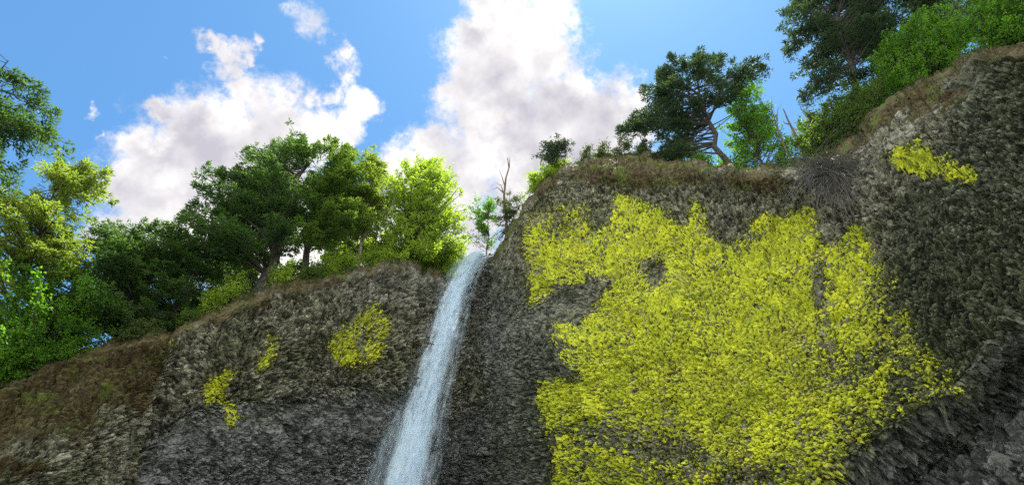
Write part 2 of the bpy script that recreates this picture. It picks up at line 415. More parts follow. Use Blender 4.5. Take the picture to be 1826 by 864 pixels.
ledge2 = ss(1440, 1520, PX) * (1 - ss(1700, 1760, PX))
R += 3.0 * ledge2 * (1 - ss(0, 6.5, below_rim))
R += 1.3 * (1 - ss(0, 2.2, below_rim)) ** 2
setback = R - Rs0
low = ~inview
R = np.where(low & (PY < 0), R0, R)
P = np.stack([R * np.sin(AZ), R * np.cos(AZ), CAM[2] + R * np.tan(EL)], -1)
# outward normal of the smooth wall
du = np.gradient(P, axis=1); dv = np.gradient(P, axis=0)
N = np.cross(du, dv); N /= np.linalg.norm(N, axis=-1, keepdims=True) + 1e-9
N = np.where((N[..., 1:2] > 0) & (np.abs(N[..., 1:2]) > .05), -N, N)
rb1 = rbase(azg); ul = np.concatenate([[0], np.cumsum(np.hypot(np.diff(rb1), rb1[1:] * np.diff(azg)))])
U = np.broadcast_to(ul[None, :], AZ.shape) - ul[NC // 2]
zz_ = R * np.tan(EL); V = zz_ - 0.85 * (R - R0 - setback) + 0.4 * setback
smooth_zone = np.clip(leftzone * ss(2, 40, lb) * (1 - 0.7 * ss(60, 130, lb)) + gauss(985, 545, 80, 40) * 0.8, 0, 1)
rough = 1 - 0.62 * smooth_zone
wu = U + 0.5 * (fbm(U * .6, V * .6, 11, 3, .5) - 0.5) * 2; wv = V + 0.5 * (fbm(U * .6 + 50, V * .6, 12, 3, .5) - 0.5) * 2
h1, c1, g1 = facets(wu, wv, 2.1, 1.5, 0.35, 100)
h2, c2, g2 = facets(wu, wv, 0.42, 0.9, 0.5, 200)
h3, c3, g3 = facets(U + (wu - U) * .4, V + (wv - V) * .4, 0.235, 0.95, 0.2, 300)
und = fbm(U * .12, V * .12, 21, 4) - 0.5
deep = rz * np.exp(-((lr - 50) / 75) ** 2)
disp = (2.6 * und + 0.50 * h1 + 0.40 * h2 * rough + 0.27 * h3 * rough
        - 0.30 * rough * (1 - ss(0, .2, g2)) - 0.16 * rough * (1 - ss(0, .22, g3))
        + 0.9 * (fbm(U * .45, V * .45, 23, 4, .55) - .5))
crust = ss(-20, 60, sdf(PX, PY, [(945,402),(1024,340),(1250,350),(1300,400),(1460,366),(1600,475),(1700,684),(1490,860),(966,862),(985,628),(935,500)]))
disp = 2.6 * und + (disp - 2.6 * und) * (1 - 0.3 * crust)
disp += deep * (0.7 * h1 + 0.5 * h2)
disp *= np.clip(below_rim / 1.6, 0.45, 1)
vdir = -np.stack([np.sin(AZ) * np.cos(EL), np.cos(AZ) * np.cos(EL), np.sin(EL)], -1)
disp = np.where(low, 2.6 * und, 2.6 * und + (disp - 2.6 * und) * (0.25 + 0.75 * ss(0.15, 0.65, (N * vdir).sum(-1))))
P = P + N * disp[..., None]
# the top goes back from the rim as wooded ground
BACK = [0.25, 0.7, 1.4, 2.4, 4, 7, 12, 20, 34, 60, 110]
rd = np.stack([np.sin(azg), np.cos(azg), 0 * azg], -1)
rows = [P]
top = P[-1]
for i, b in enumerate(BACK):
    zz = 0.12 * min(1, b / 0.7) + 0.10 * b + (fbm(azg * 30 + i * 3.1, azg * 0 + i, 31, 3) - 0.5) * min(0.35, b * 0.3)
    rows.append((top + rd * b + np.stack([0 * azg, 0 * azg, zz], -1))[None])
P = np.concatenate(rows, 0)
nb = len(BACK)
def padtop(a, v): return np.concatenate([a, np.broadcast_to(np.asarray(v, float), (nb, NC))], 0)

# stone colouring: moss, wet slate, pale dry streaks; undercut shade is painted in too
jit = fbm(U * .5, V * .5, 41, 4) - 0.5
moss = np.exp(-np.clip(below_rim + 3.5 * (jit + .1), 0, 99) / 2.4) * 0.85 + 0.15 * ss(.45, .7, fbm(U * .3, V * .2, 43, 3))
moss = np.maximum(moss, mound * (0.74 - 0.56 * ss(3, 13, below_rim + 11 * jit)))
moss = np.maximum(moss, 0.8 * ledge * (1 - ss(2, 5, below_rim + 4 * jit)))
moss = np.maximum(moss, 0.85 * gauss(1140, 310, 170, 34)); moss = np.maximum(moss, .8 * gauss(1350, 320, 90, 22))
moss = np.maximum(moss, 0.70 * ledge2 * (1 - ss(1, 6, below_rim + 9 * jit)))
moss = np.maximum(moss, 0.6 * gauss(645, 650, 55, 30))
damp_shade = np.clip(leftzone * ss(-40, 60, lb + 90 * jit) + bowl * ss(480, 640, PY + 60 * jit) * 0.35 + rz * ss(-40, 40, lr) * 0.9 + 0.5 * gauss(860, 560, 40, 130), 0, 1)  # wet slate and walls by the fall, plus painted shade for the undercut
pale = np.clip(gauss(720, 500, 110, 50) * 0.9 + gauss(990, 545, 85, 36) * 0.8 + gauss(1180, 485, 26, 40) * .7 + gauss(1300, 400, 30, 45) * .3
               + gauss(1455, 505, 22, 70) * .5 + gauss(1650, 300, 160, 100) * 0.25, 0, 1)

# lichen: how much of each spot is covered
MAIN = [(945,402),(984,352),(1004,352),(1024,340),(1060,360),(1072,382),(1098,346),(1125,340),(1150,352),(1190,356),(1214,368),(1222,345),(1240,346),(1258,362),
        (1264,394),(1296,412),(1322,398),(1330,378),(1362,372),(1368,352),(1395,362),(1430,350),(1462,366),(1470,408),(1505,396),
        (1545,412),(1580,440),(1600,475),(1606,520),(1632,560),(1662,600),(1694,640),(1728,690),(1690,726),(1630,752),(1590,778),
        (1540,815),(1510,850),(1490,900),(1300,960),(1000,940),(966,862),(985,812),(958,770),(946,730),(950,690),(1004,668),(985,628),(978,590),(984,556),
        (1054,532),(1060,508),(1004,520),(962,540),(940,546),(934,500),(932,460)]
d_main = sdf(PX, PY, MAIN)
wob = 60 * (fbm(PX / 45, PY / 45, 51, 5, 0.65) - 0.5)
Lm = 1.16 * ss(-30, 34, d_main + wob) ** 1.3; Lm = np.maximum(Lm, .34 * ss(-75, -10, d_main + 1.6 * wob) * ss(930, 960, PX))
fade = ss(1460, 1680, PX + 0.2 * (PY - 500))
Lm *= 1 - 0.30 * fade
Lm *= 1 - 0.22 * ss(690, 860, PY + 0.12 * (PX - 1100)) * (1 - 0.5 * ss(1180, 1300, PX))
for (cx, cy, sx, sy, k) in [(1172,485,17,26,.85),(1152,472,12,20,.5),(1298,384,30,40,.9),(1456,500,14,70,.6),(1010,560,40,16,.55),
                             (1060,390,30,40,.45),(1000,400,28,30,.45),(1215,332,20,30,.4),(1520,640,60,30,.2),(1080,770,90,26,.4),(1180,800,70,24,.5),(1330,850,60,26,.45),(1470,640,40,60,.2),
                             (1560,520,26,60,.25)]:
    Lm *= 1 - k * gauss(cx, cy, sx, sy)
def patch(poly, soft, k, wv=30):
    return 1.05 * k * ss(-soft * 2.0, soft * 2.0, 7 + sdf(PX, PY, poly) + wv * (fbm(PX / 28, PY / 28, 57, 4, .6) - 0.5))
L_up = patch([(1588,285),(1612,270),(1645,262),(1690,290),(1735,302),(1742,326),(1700,326),(1660,318),(1615,310)], 10, 1.05, 26)
L_oval = patch([(592,605),(612,580),(640,552),(664,546),(690,560),(697,590),(690,622),(670,650),(650,678),(622,682),(606,660),(592,628)], 12, 0.98, 24)
L_oval *= 1 - 0.6 * ss(632, 672, PY) - 0.25 * gauss(660, 590, 22, 30)
L_st1 = patch([(482,594),(498,596),(500,630),(486,650),(470,668),(462,660),(472,626)], 14, 1.0, 30) * (1 - .3 * ss(645, 672, PY))
L_st2 = patch([(368,690),(388,668),(420,654),(432,656),(402,684),(404,712),(424,728),(426,752),(408,756),(398,726),(388,704),(372,712)], 12, 1.2, 26)
L_dot = patch([(298,612),(312,604),(312,616),(300,628)], 6, .7, 10)
L_far = 0.42 * gauss(1725, 436, 20, 14)
fields = [Lm, L_up, L_oval, L_st1, L_st2, np.maximum(L_dot, L_far)]
# a chip is either grown over or bare; crevices stay bare
thr = 0.21 + 0.50 * c2 + 0.30 * c3 + 1.0 * (fbm(U * .6, V * .6, 61, 5, .65) - 0.5)
crev = 0.55 * (1 - ss(0, .13, g2)) + 0.3 * (1 - ss(0, .13, g3)) + 0.6 * np.clip(-h2 - 0.10, 0, 1)
grow = [f - thr - crev for f in fields]
owner = np.zeros(AZ.shape, int); best = np.zeros(AZ.shape)
for k, g in enumerate(grow):
    t = (g > 0) & (g > best) & inview; owner[t] = k + 1; best = np.where(t, g, best)
thin_v = np.zeros(AZ.shape)
for f in fields: thin_v = np.maximum(thin_v, np.clip(f, 0, 1))
thin_v = 1 - thin_v
A_CHIP = padtop(0.55 * c2 + 0.45 * c3, rng.random((nb, NC))); A_MOSS = padtop(moss, 1.0)
dark_green = np.clip(.75 * bowl * ss(430, 560, PY) + ss(1480, 1700, PX + .25 * (PY - 400)) * (1 - .7 * gauss(1640, 230, 110, 90)) + .35 * gauss(1330, 330, 120, 40), 0, 1); A_DGRN = padtop(dark_green, 0)  # darker, greener stone at far right, in the bowl and near the rim
stain = .55 * ss(-80, 40, d_main + 1.5 * wob)
for f in fields[1:5]: stain = np.maximum(stain, .5 * np.clip(f, 0, 1))
stain = np.clip(stain - 1.2 * crev, 0, 1)
A_STAIN = padtop(stain, 0)
A_DAMP_SHADE = padtop(damp_shade, 0); A_PALE = padtop(pale, 0); A_THIN = padtop(thin_v, 0)

nrow, ncol = P.shape[:2]
ii, jj = np.meshgrid(np.arange(nrow - 1), np.arange(ncol - 1), indexing='ij')
quads = np.stack([ii * ncol + jj, ii * ncol + jj + 1, (ii + 1) * ncol + jj + 1, (ii + 1) * ncol + jj], -1)
fown = np.zeros(ii.shape, int)
osub = owner[:-1, :-1]; fown[:osub.shape[0], :] = osub
azdeg = np.degrees(azg)[:-1]
zone = np.where(azdeg < -30.6, 0, np.where(azdeg < -2.7, 1, 2))
zone = np.broadcast_to(zone[None, :], ii.shape)
PF = P.reshape(-1, 3)
ATT = {'stain': A_STAIN.ravel(), 'dark_green': A_DGRN.ravel(), 'chip': A_CHIP.ravel(), 'moss': A_MOSS.ravel(), 'damp_shade': A_DAMP_SHADE.ravel(), 'pale': A_PALE.ravel(), 'thin': A_THIN.ravel()}
def submesh(name, mask, mat, keys):
    q = quads[mask]; used = np.unique(q); remap = np.zeros(len(PF), np.int64); remap[used] = np.arange(len(used))
    return mk(name, PF[used], remap[q], mat, attrs={k: ('POINT', ATT[k][used]) for k in keys})
CL = []
for z, nm, lab in ((0, 'cliff_left_buttress', 'low rounded brown mossy rock buttress at the lower left'),
                   (1, 'cliff_left_wall', 'grey pitted basalt wall left of the waterfall with a smooth slate recess'),
                   (2, 'cliff_right_wall', 'tall basalt wall right of the waterfall covered in yellow lichen')):
    o = submesh(nm, (zone == z) & (fown == 0), M_ROCK, ('chip', 'moss', 'damp_shade', 'pale', 'dark_green', 'stain'))
    o['kind'] = 'structure'; o['label'] = lab; CL.append(o)
LAB = ['huge sheet of bright yellow lichen over the right wall', 'small yellow lichen patch high on the right wall',
       'oval yellow lichen patch left of the waterfall', 'faint narrow yellow lichen streak on the left wall',
       'hooked yellow lichen streak on the left wall', 'tiny yellow lichen spots']
for k in range(6):
    for z in (0, 1, 2):
        ms = (fown == k + 1) & (zone == z)
        if ms.sum() < 12: continue
        o = submesh('lichen_patch', ms, M_LICHEN, ('chip', 'thin')); o.parent = CL[z]; o['label'] = LAB[k]
# height of the finished rim, for things that stand on it
RIMTOP = top
def rim_at(x, y_hint=None, back=0.6):
    """point on the wooded top, back metres behind the rim, in the direction seen at x on the rim line"""
    xs = np.array([p[0] for p in RIM], float); ys = np.array([p[1] for p in RIM], float)
    a, e = azel(x, np.interp(x, xs, ys) if y_hint is None else y_hint)
    j = int(np.clip(np.searchsorted(azg, a), 1, NC - 2))
    p = RIMTOP[j]; b = np.array([0.0] + BACK); k = np.interp(back, b, [P[nrow - nb - 1 + i, j, 2] for i in range(nb + 1)])
    q = p + rd[j] * back; q[2] = k
    return q

# ------------------------------------------------------------------ plants
class Geo:
    """collects tubes and leaves"""
    def __init__(s): s.v = []; s.f = []; s.n = 0
    def add(s, v, f): s.v.append(v); s.f.append(np.asarray(f) + s.n); s.n += len(v)
    def arrays(s): return np.concatenate(s.v), np.concatenate(s.f)
def unit(v): return v / (np.linalg.norm(v, axis=-1, keepdims=True) + 1e-9)
def tube(g, pts, rad, sides=5):
    pts = np.asarray(pts, float); k = len(pts)
    tang = unit(np.gradient(pts, axis=0))
    ref = np.array([0.31, 0.17, 0.93]) if abs(tang[0, 2]) < .85 else np.array([0.9, 0.3, 0.1])
    a = unit(np.cross(tang, ref)); b = np.cross(tang, a)
    an = np.linspace(0, 2 * math.pi, sides, endpoint=False)
    v = pts[:, None] + (a[:, None] * np.cos(an)[None, :, None] + b[:, None] * np.sin(an)[None, :, None]) * np.asarray(rad, float)[:, None, None]
    v = v.reshape(-1, 3); i = np.arange(sides); j = (i + 1) % sides; f = []
    for q in range(k - 1): f.append(np.stack([q * sides + i, q * sides + j, (q + 1) * sides + j, (q + 1) * sides + i], -1))
    g.add(v, np.concatenate(f))
def leaves(g, pos, dirv, nrm, ln, wd):
    """rhombic leaves / needle sprays: pos base, dirv long axis"""
    dirv = unit(dirv); side = unit(np.cross(dirv, nrm)); up = np.cross(side, dirv)
    n = len(pos); ln = np.broadcast_to(ln, n)[:, None]; wd = np.broadcast_to(wd, n)[:, None]
    p0 = pos; p2 = pos + dirv * ln; m = pos + dirv * ln * 0.45 - up * ln * 0.08
    v = np.stack([p0, m + side * wd * .5, p2, m - side * wd * .5], 1).reshape(-1, 3)
    g.add(v, np.arange(n * 4).reshape(n, 4))
def ground_z(p):
    a = math.atan2(p[0], p[1]); j = int(np.clip(np.searchsorted(azg, a), 1, NC - 2)); t = RIMTOP[j]
    back = math.hypot(p[0], p[1]) - math.hypot(t[0], t[1])
    return float(np.interp(back, [0.0] + BACK, [P[nrow - nb - 1 + i, j, 2] for i in range(nb + 1)])), back
def rvec(r, n): return unit(r.normal(size=(n, 3)))
def bez(a, m, b, t): t = np.asarray(t)[:, None]; return a * (1 - t) ** 2 + 2 * m * t * (1 - t) + b * t ** 2

def grow_tips(r, poly, base, ntip, depth, center_r, tips_px, pad):
    """branch ends spread through the crown's volume"""
    xs = np.array([p[0] for p in poly], float); ys = np.array([p[1] for p in poly], float)
    hd = unit(np.array([base[0], base[1], 0.0])); sd_ = np.array([hd[1], -hd[0], 0.0])
    corners = at(xs, ys, center_r)
    lx = (corners - base) @ sd_; lz = corners[:, 2]
    cx = (lx.min() + lx.max()) / 2
    outp = []; tries = 0
    while sum(map(len, outp)) < ntip and tries < 60:
        tries += 1; m = ntip * 4
        x = r.uniform(lx.min(), lx.max(), m); z = r.uniform(lz.min() - depth, lz.max() + depth, m); d = r.uniform(-1, 1, m) * depth
        p = base[None] * np.array([1, 1, 0]) + sd_ * x[:, None] + hd * d[:, None]; p[:, 2] = z
        qx, qy = proj(p)
        hw = (lx.max() - lx.min()) / 2
        ok = inpoly(qx, qy, poly) & (((x - cx) / (hw * 1.25)) ** 2 + (d / depth) ** 2 < 1.0)
        outp.append(p[ok])
    p = np.concatenate(outp)[:max(ntip // 5, 8)]        # boughs, each a pad of several branch ends
    p = np.repeat(p, 5, 0)[:ntip]; p = p + r.normal(size=p.shape) * np.array(pad)
    t = np.array(list(tips_px) + list(poly), float)
    p = np.concatenate([at(t[:, 0], t[:, 1], center_r) + r.normal(size=(len(t), 3)) * .2, p])
    return p, hd

def tree(name, label, base, poly, kind, mat, seed, ntip=170, depth=4.0, top=None, rad=0.35, bark=None, tips=(), leaf=1.0,
         dens=1.0, cat='tree', group=None, lean_to=None, inner=0.3, bare=None, droop=0.12):
    r = np.random.default_rng(seed)
    base = np.array(base, float); R = math.hypot(base[0], base[1])
    gz, back = ground_z(base)
    if back > -.3: base[2] = gz
    bark = bark or M_BARK
    ntip = int(ntip * 1.18)
    tipsP, hd = grow_tips(r, poly, base, ntip, depth, R, list(tips), {'fir': (.95, .95, .32), 'leafy': (.75, .75, .6), 'spread': (.9, .9, .45)}[kind] if rad > .1 else (.3, .3, .25))
    zt = tipsP[:, 2].max() if top is None else at(top[0], top[1], R)[2]
    tx = base[:2] if lean_to is None else at(lean_to[0], lean_to[1], R)[:2]
    Ht = zt - base[2]
    tt = np.linspace(0, 1, 9); trunk = np.zeros((9, 3))
    trunk[:, 0] = base[0] + (tx[0] - base[0]) * tt; trunk[:, 1] = base[1] + (tx[1] - base[1]) * tt; trunk[:, 2] = base[2] - 0.5 + (Ht + 0.4) * tt
    trunk[1:-1, :2] += r.normal(size=(7, 2)) * 0.012 * Ht
    def trunk_at(z):
        return np.array([np.interp(z, trunk[:, 2], trunk[:, k]) for k in range(3)])
    def trunk_r(z): return rad * (1 - 0.92 * np.clip((z - base[2]) / Ht, 0, 1)) + 0.015
    T = Geo(); tube(T, trunk, rad * (1 - 0.94 * tt) * (1 + 0.35 * np.exp(-tt * 14)) + 0.012, 8)
    B = Geo(); L = Geo(); limbs = []
    lo = base[2] + 0.14 * Ht if rad > .1 else base[2] + .05 * Ht
    for tip in tipsP:
        hor = math.hypot(*(tip[:2] - trunk_at(tip[2])[:2]))
        rise = {'fir': -0.10 + 0.35 * r.random(), 'leafy': 0.55 + 0.5 * r.random(), 'spread': 0.25 + 0.4 * r.random()}[kind]
        za = np.clip(tip[2] - rise * hor - 0.3, lo, zt - 0.2)
        A = trunk_at(za); Lb = np.linalg.norm(tip - A)
        if Lb < 0.25: continue
        mid = (A + tip) / 2 + np.array([0, 0, (droop if kind == 'fir' else -0.10) * Lb]) + r.normal(size=3) * 0.05 * Lb
        ts = np.linspace(0, 1, 5)
        tube(B, bez(A, mid, tip, ts), np.clip(trunk_r(za) * 0.42, 0.02, 0.012 * Lb + 0.03) * (1 - 0.85 * ts) + 0.006, 4)
        if kind == 'fir':
            ntw = int(np.clip(4 + Lb * 2.0, 6, 20) * dens)
            t = np.sort(r.uniform(inner, 1.0, ntw)); o = bez(A, mid, tip, t)
            fw = unit(bez(A, mid, tip, np.minimum(t + .05, 1.05)) - bez(A, mid, tip, t - .05))
            sidev = unit(np.cross(fw, np.array([0, 0, 1.0])))
            sgn = np.where(np.arange(ntw) % 2 == 0, 1, -1)[:, None]
            dv = unit(fw * 0.8 + sidev * sgn * r.uniform(.5, 1.1, (ntw, 1)) + r.normal(size=(ntw, 3)) * .22 + np.array([0, 0, -.12]))
            tl_ = (0.35 + 0.30 * (1 - t) * Lb * r.uniform(.5, 1.0, ntw)).clip(.3, 1.7)
            ne = 8
            s = np.linspace(.08, 1, ne)
            pos = (o[:, None] + dv[:, None] * (tl_[:, None] * s[None])[..., None]).reshape(-1, 3)
            dd = np.repeat(dv, ne, 0); sd2 = unit(np.cross(dd, np.array([0, 0, 1.0]))); sg2 = np.where(np.arange(len(pos)) % 2 == 0, 1, -1)[:, None]
            nd = dd * .9 + sd2 * sg2 * r.uniform(.3, .9, (len(pos), 1)) + r.normal(size=pos.shape) * .28 + np.array([0, 0, -.06])
            leaves(L, pos + r.normal(size=pos.shape) * .04, nd, np.array([0, 0, 1.0]) + r.normal(size=pos.shape) * .45,
                   r.uniform(.30, .58, len(pos)) * leaf, r.uniform(.10, .18, len(pos)) * leaf)
        else:
            ntw = int(np.clip(4 + Lb * 1.6, 5, 14) * dens)
            t = np.sort(r.uniform(max(inner, .4), 1.0, ntw)); o = bez(A, mid, tip, t)
            dv = unit(unit(tip - A) * .55 + rvec(r, ntw) * .9 + np.array([0, 0, .15])); tl_ = r.uniform(.3, .95, ntw) * (0.8 if kind == 'leafy' else 1)
            for q in range(ntw):
                if q % 2 == 0: tube(B, np.stack([o[q], o[q] + dv[q] * tl_[q]]), [0.012, 0.004], 3)
            ne = 9
            s = r.uniform(.15, 1.1, (ntw, ne))
            pos = (o[:, None] + dv[:, None] * (tl_[:, None] * s)[..., None]).reshape(-1, 3) + r.normal(size=(ntw * ne, 3)) * .13
            nd = rvec(r, len(pos)) + np.repeat(dv, ne, 0) * .4 + np.array([0, 0, -.25])
            leaves(L, pos, nd, np.array([0, 0, .9]) + rvec(r, len(pos)) * .8, r.uniform(.16, .30, len(pos)) * leaf, r.uniform(.11, .2, len(pos)) * leaf)
    if kind == 'fir':                               # pointed leaders
        for (x, y) in list(tips):
            e = at(x, y, R) + np.array([0, 0, r.uniform(.5, 1.4)]); hgt = r.uniform(2.4, 3.8); n = 220
            s = r.random(n) ** .8; ang = r.uniform(0, 6.283, n)
            dv = np.stack([np.cos(ang), np.sin(ang), r.uniform(.1, .8, n)], -1)
            st = e - np.array([0, 0, 1.0]) * (s * hgt)[:, None]; q = r.random(n)
            tube(B, np.stack([e - np.array([0, 0, hgt]), e]), [.03, .006], 3)
            leaves(L, st + dv * (q * s * 1.0)[:, None], dv + rvec(r, n) * .3, np.array([0, 0, 1.0]) + rvec(r, n) * .4, r.uniform(.2, .42, n) * leaf, r.uniform(.08, .14, n) * leaf)
    if bare:                                        # dead lower limbs without leaves
        for (x, y) in bare:
            e = at(x, y, R) + r.normal(size=3) * .6
            A = trunk_at(np.clip(e[2] - 0.25 * np.linalg.norm(e[:2] - base[:2]), base[2] + .1 * Ht, zt)); Lb = np.linalg.norm(e - A)
            m = (A + e) / 2 + np.array([0, 0, .1 * Lb]) + r.normal(size=3) * .07 * Lb
            ts = np.linspace(0, 1, 6); D = Geo(); tube(D, bez(A, m, e, ts), (0.018 * Lb ** .5 + .03) * (1 - .8 * ts) + .01, 4)
            for t0 in r.uniform(.35, 1, 5):
                o = bez(A, m, e, [t0])[0]; tube(D, np.stack([o, o + (unit(e - A) * .6 + rvec(r, 1)[0] * .6) * r.uniform(.4, 1.3)]), [.02, .005], 3)
            limbs.append(D.arrays())
    o = root(name, label, cat, base, group)
    v, f = T.arrays(); tk = child('trunk', v, f, bark, o, smooth=True)
    if B.n: v, f = B.arrays(); br = child('branches', v, f, bark, o); br.parent = tk; br['kind'] = 'stuff'
    for v, f in limbs: lb_ = child('limb', v, f, bark, o); lb_.parent = tk
    v, f = L.arrays(); child('crown', v, f, mat, o)
    return o

def shrub(name, label, base_px, r_, poly, mat, seed, n=26, depth=1.2, leaf=0.9, kind='spread', group=None, dens=1.0, rad=.05):
    b = at(base_px[0], base_px[1], r_)
    return tree(name, label, b, poly, kind, mat, seed, ntip=n, depth=depth, rad=rad, leaf=leaf, cat='shrub', group=group, dens=dens, inner=.2)

def rr(x, back=1.0): p = rim_at(x, None, back); return p

# -- left of the fall
tree('conifer_tree', 'dark conifer reaching in at the far left edge against blue sky', at(-600, 720, 44),
     [(-260,60),(-60,60),(0,128),(24,132),(42,156),(80,166),(78,192),(100,204),(82,222),(74,240),(84,252),(60,268),(48,290),(30,335),(0,350),(-260,350)],
     'fir', M_DARKFIR, 11, 150, 3.5, rad=.4, tips=[(22,132),(80,168),(99,204),(84,250),(36,300)], leaf=.85, inner=.2)
tree('conifer_tree', 'yellow green sunlit conifer with forked top at the left', at(20, 640, 58),
     [(-80,330),(0,345),(30,372),(60,350),(105,292),(125,322),(150,294),(193,304),(185,340),(165,390),(142,430),(130,465),(60,480),(-60,470)],
     'fir', M_SUNFIR, 12, 170, 4.5, rad=.35, dens=.85, tips=[(105,292),(125,320),(150,294),(192,304),(186,330),(60,352)], lean_to=(120,300), top=(120,310))
tree('maple_tree', 'bright green leafy maple on the lower left bank', at(22, 690, 58),
     [(-60,440),(0,462),(60,452),(120,476),(175,505),(196,556),(178,598),(100,636),(0,670),(-60,690)],
     'spread', M_MAPLE, 13, 230, 4, rad=.28, leaf=1.15, inner=.2, dens=1.2)
tree('conifer_tree', 'dark spreading conifer behind the left buttress, left of its twin', at(205, 618, 61),
     [(112,478),(150,445),(178,408),(205,436),(240,420),(262,440),(290,470),(285,540),(270,590),(200,592),(150,580),(120,540)],
     'fir', M_DARKFIR, 14, 190, 4.5, rad=.35, tips=[(180,405),(205,430),(152,442),(128,470),(242,415)])
tree('conifer_tree', 'dark spreading conifer with drooping boughs left of the big fir', at(300, 600, 61),
     [(235,430),(252,404),(274,399),(300,424),(322,392),(345,428),(400,440),(440,470),(418,520),(340,545),(300,592),(250,590),(255,500)],
     'fir', M_DARKFIR, 15, 170, 4.5, rad=.32, tips=[(252,402),(275,398),(322,392),(300,418)], bare=[(420,490),(430,500),(400,510),(380,520)], dens=.9)
tree('fir_tree', 'largest dark fir with thick trunk on the left cliff rim', at(466, 517, 58.5),
     [(330,378),(346,362),(361,345),(368,302),(386,324),(396,308),(410,320),(422,303),(441,268),(452,282),(474,286),(484,261),(517,254),(538,253),(552,272),(566,330),(548,400),(500,448),(450,455),(415,440),(330,430)],
     'fir', M_DARKFIR, 16, 270, 6, rad=.75, tips=[(368,300),(346,362),(396,307),(442,267),(486,260),(517,253),(540,252),(332,378),(424,302)], top=(538,262),
     bare=[(400,480),(370,500),(420,495),(390,520),(350,470),(540,450),(560,480)])
tree('fir_tree', 'green fir with leaning trunk just right of the largest fir', at(536, 497, 59),
     [(552,272),(566,261),(594,256),(618,265),(632,282),(650,300),(655,360),(640,400),(608,420),(573,440),(545,420),(548,334)],
     'fir', M_FIR, 17, 260, 5, rad=.42, tips=[(566,260),(594,255),(618,264)], top=(600,262), lean_to=(604,262), bare=[(520,440),(600,450),(560,440)])
tree('birch_tree', 'pale trunked tree with green crown on the left rim', at(640, 470, 60.5),
     [(628,300),(645,284),(664,281),(678,299),(691,334),(698,356),(690,380),(660,400),(630,400),(615,440),(590,440),(600,380),(620,340)],
     'fir', M_SUNFIR, 18, 170, 4, rad=.24, bark=M_PALEBARK, tips=[(664,280),(678,298),(697,352)], top=(672,292), dens=.85, bare=[(600,420),(700,420)])
tree('lime_tree', 'pale lime green leafy tree nearest the fall on its left', at(716, 478, 62.5),
     [(681,306),(698,312),(715,286),(750,284),(785,287),(802,313),(816,334),(827,362),(830,397),(833,438),(816,466),(781,483),(743,474),(705,472),(677,450),(691,397),(690,340)],
     'leafy', M_LIME, 19, 420, 4.8, rad=.25, tips=[(715,286),(750,284),(786,286),(684,308)], leaf=1.15, top=(752,292))
shrub('lime_shrub', 'yellow green shrub between the fir trunks on the left rim', (590, 492), 59.5, [(560,492),(568,470),(590,455),(620,448),(642,458),(640,474),(600,486)], M_LIME, 20, 50)
shrub('lime_shrub', 'yellow green shrub left of the thick fir trunk', (405, 545), 57.5, [(370,552),(380,525),(400,505),(430,500),(445,512),(425,535)], M_LIME, 21, 40)
shrub('low_shrub', 'dark green shrub on top of the left buttress', (225, 615), 57.5, [(170,622),(190,595),(230,580),(290,582),(285,600),(220,610)], M_SHRUB, 22, 60, 1.6)
shrub('low_shrub', 'bright green bank shrub at the left edge above the buttress', (70, 668), 57, [(0,690),(0,640),(60,625),(130,610),(150,622),(80,655)], M_MAPLE, 23, 70, 1.5)
# -- woodland behind the left rim
BK = [('dark thicket at the foot of the left conifers', (250, 600), 64, [(190,605),(200,560),(260,520),(330,520),(360,560),(310,598)], M_DARKFIR, 90),
      ('dark thicket left of the big fir trunk', (430, 530), 65, [(370,548),(380,500),(420,470),(470,480),(475,512),(430,528)], M_FIR, 70),
      ('shady green thicket at the far left edge', (40, 660), 63, [(-40,690),(-40,600),(40,560),(120,570),(160,600),(100,640)], M_FIR, 80),
      ('green thicket below the lime tree', (740, 482), 65, [(660,474),(680,440),(740,430),(800,450),(815,478),(760,486)], M_LIME, 90),
      ('yellow green thicket far left behind the dark conifers', (150, 600), 66, [(100,600),(110,545),(180,520),(260,540),(280,600)], M_MAPLE, 50),
      ('lime thicket behind the drooping conifer boughs', (370, 560), 66, [(290,590),(300,510),(350,465),(430,450),(465,490),(440,540),(380,560)], M_LIME, 90),
      ('green thicket seen between the two firs', (510, 505), 66, [(485,505),(490,460),(505,420),(535,430),(550,500)], M_FIR, 40),
      ('lime thicket right of the leaning fir trunk', (600, 485), 67, [(545,495),(555,440),(590,405),(640,395),(665,430),(645,475)], M_LIME, 110),
      ('green thicket behind the pale trunk', (670, 472), 68, [(636,470),(645,420),(670,375),(710,380),(720,470)], M_FIR, 80),
      ('low lime thicket just left of the waterfall lip', (790, 488), 66, [(735,480),(760,450),(800,430),(832,440),(826,470),(800,490)], M_LIME, 50)]
for k, (x, w_, h, lab, mt) in enumerate([(338, 36, 26, 'small rim shrub where the left wall meets the buttress', M_FIR), (378, 40, 24, 'small rim shrub below the drooping conifer boughs', M_LIME),
        (425, 36, 22, 'small rim shrub just left of the thick fir trunk', M_FIR), (503, 44, 26, 'small rim shrub just right of the thick fir trunk', M_LIME),
        (563, 44, 28, 'small rim shrub right of the leaning fir trunk', M_FIR), (612, 40, 24, 'small rim shrub left of the pale trunk', M_LIME),
        (668, 44, 24, 'small rim shrub right of the pale trunk', M_LIME), (790, 40, 26, 'small rim shrub at the edge of the waterfall lip', M_LIME)]):
    y0 = float(np.interp(x, [p[0] for p in RIM], [p[1] for p in RIM])); q = rim_at(x, None, .7); R_ = math.hypot(q[0], q[1])
    shrub('rim_bush', lab, (x, y0 + 2), R_, [(x - w_ * .5, y0 + 6), (x - w_ * .4, y0 - h * .6), (x - w_ * .1, y0 - h), (x + w_ * .3, y0 - h * .8), (x + w_ * .5, y0)], mt, 160 + k, 26, .8, leaf=.95, group='bushes along the left rim')
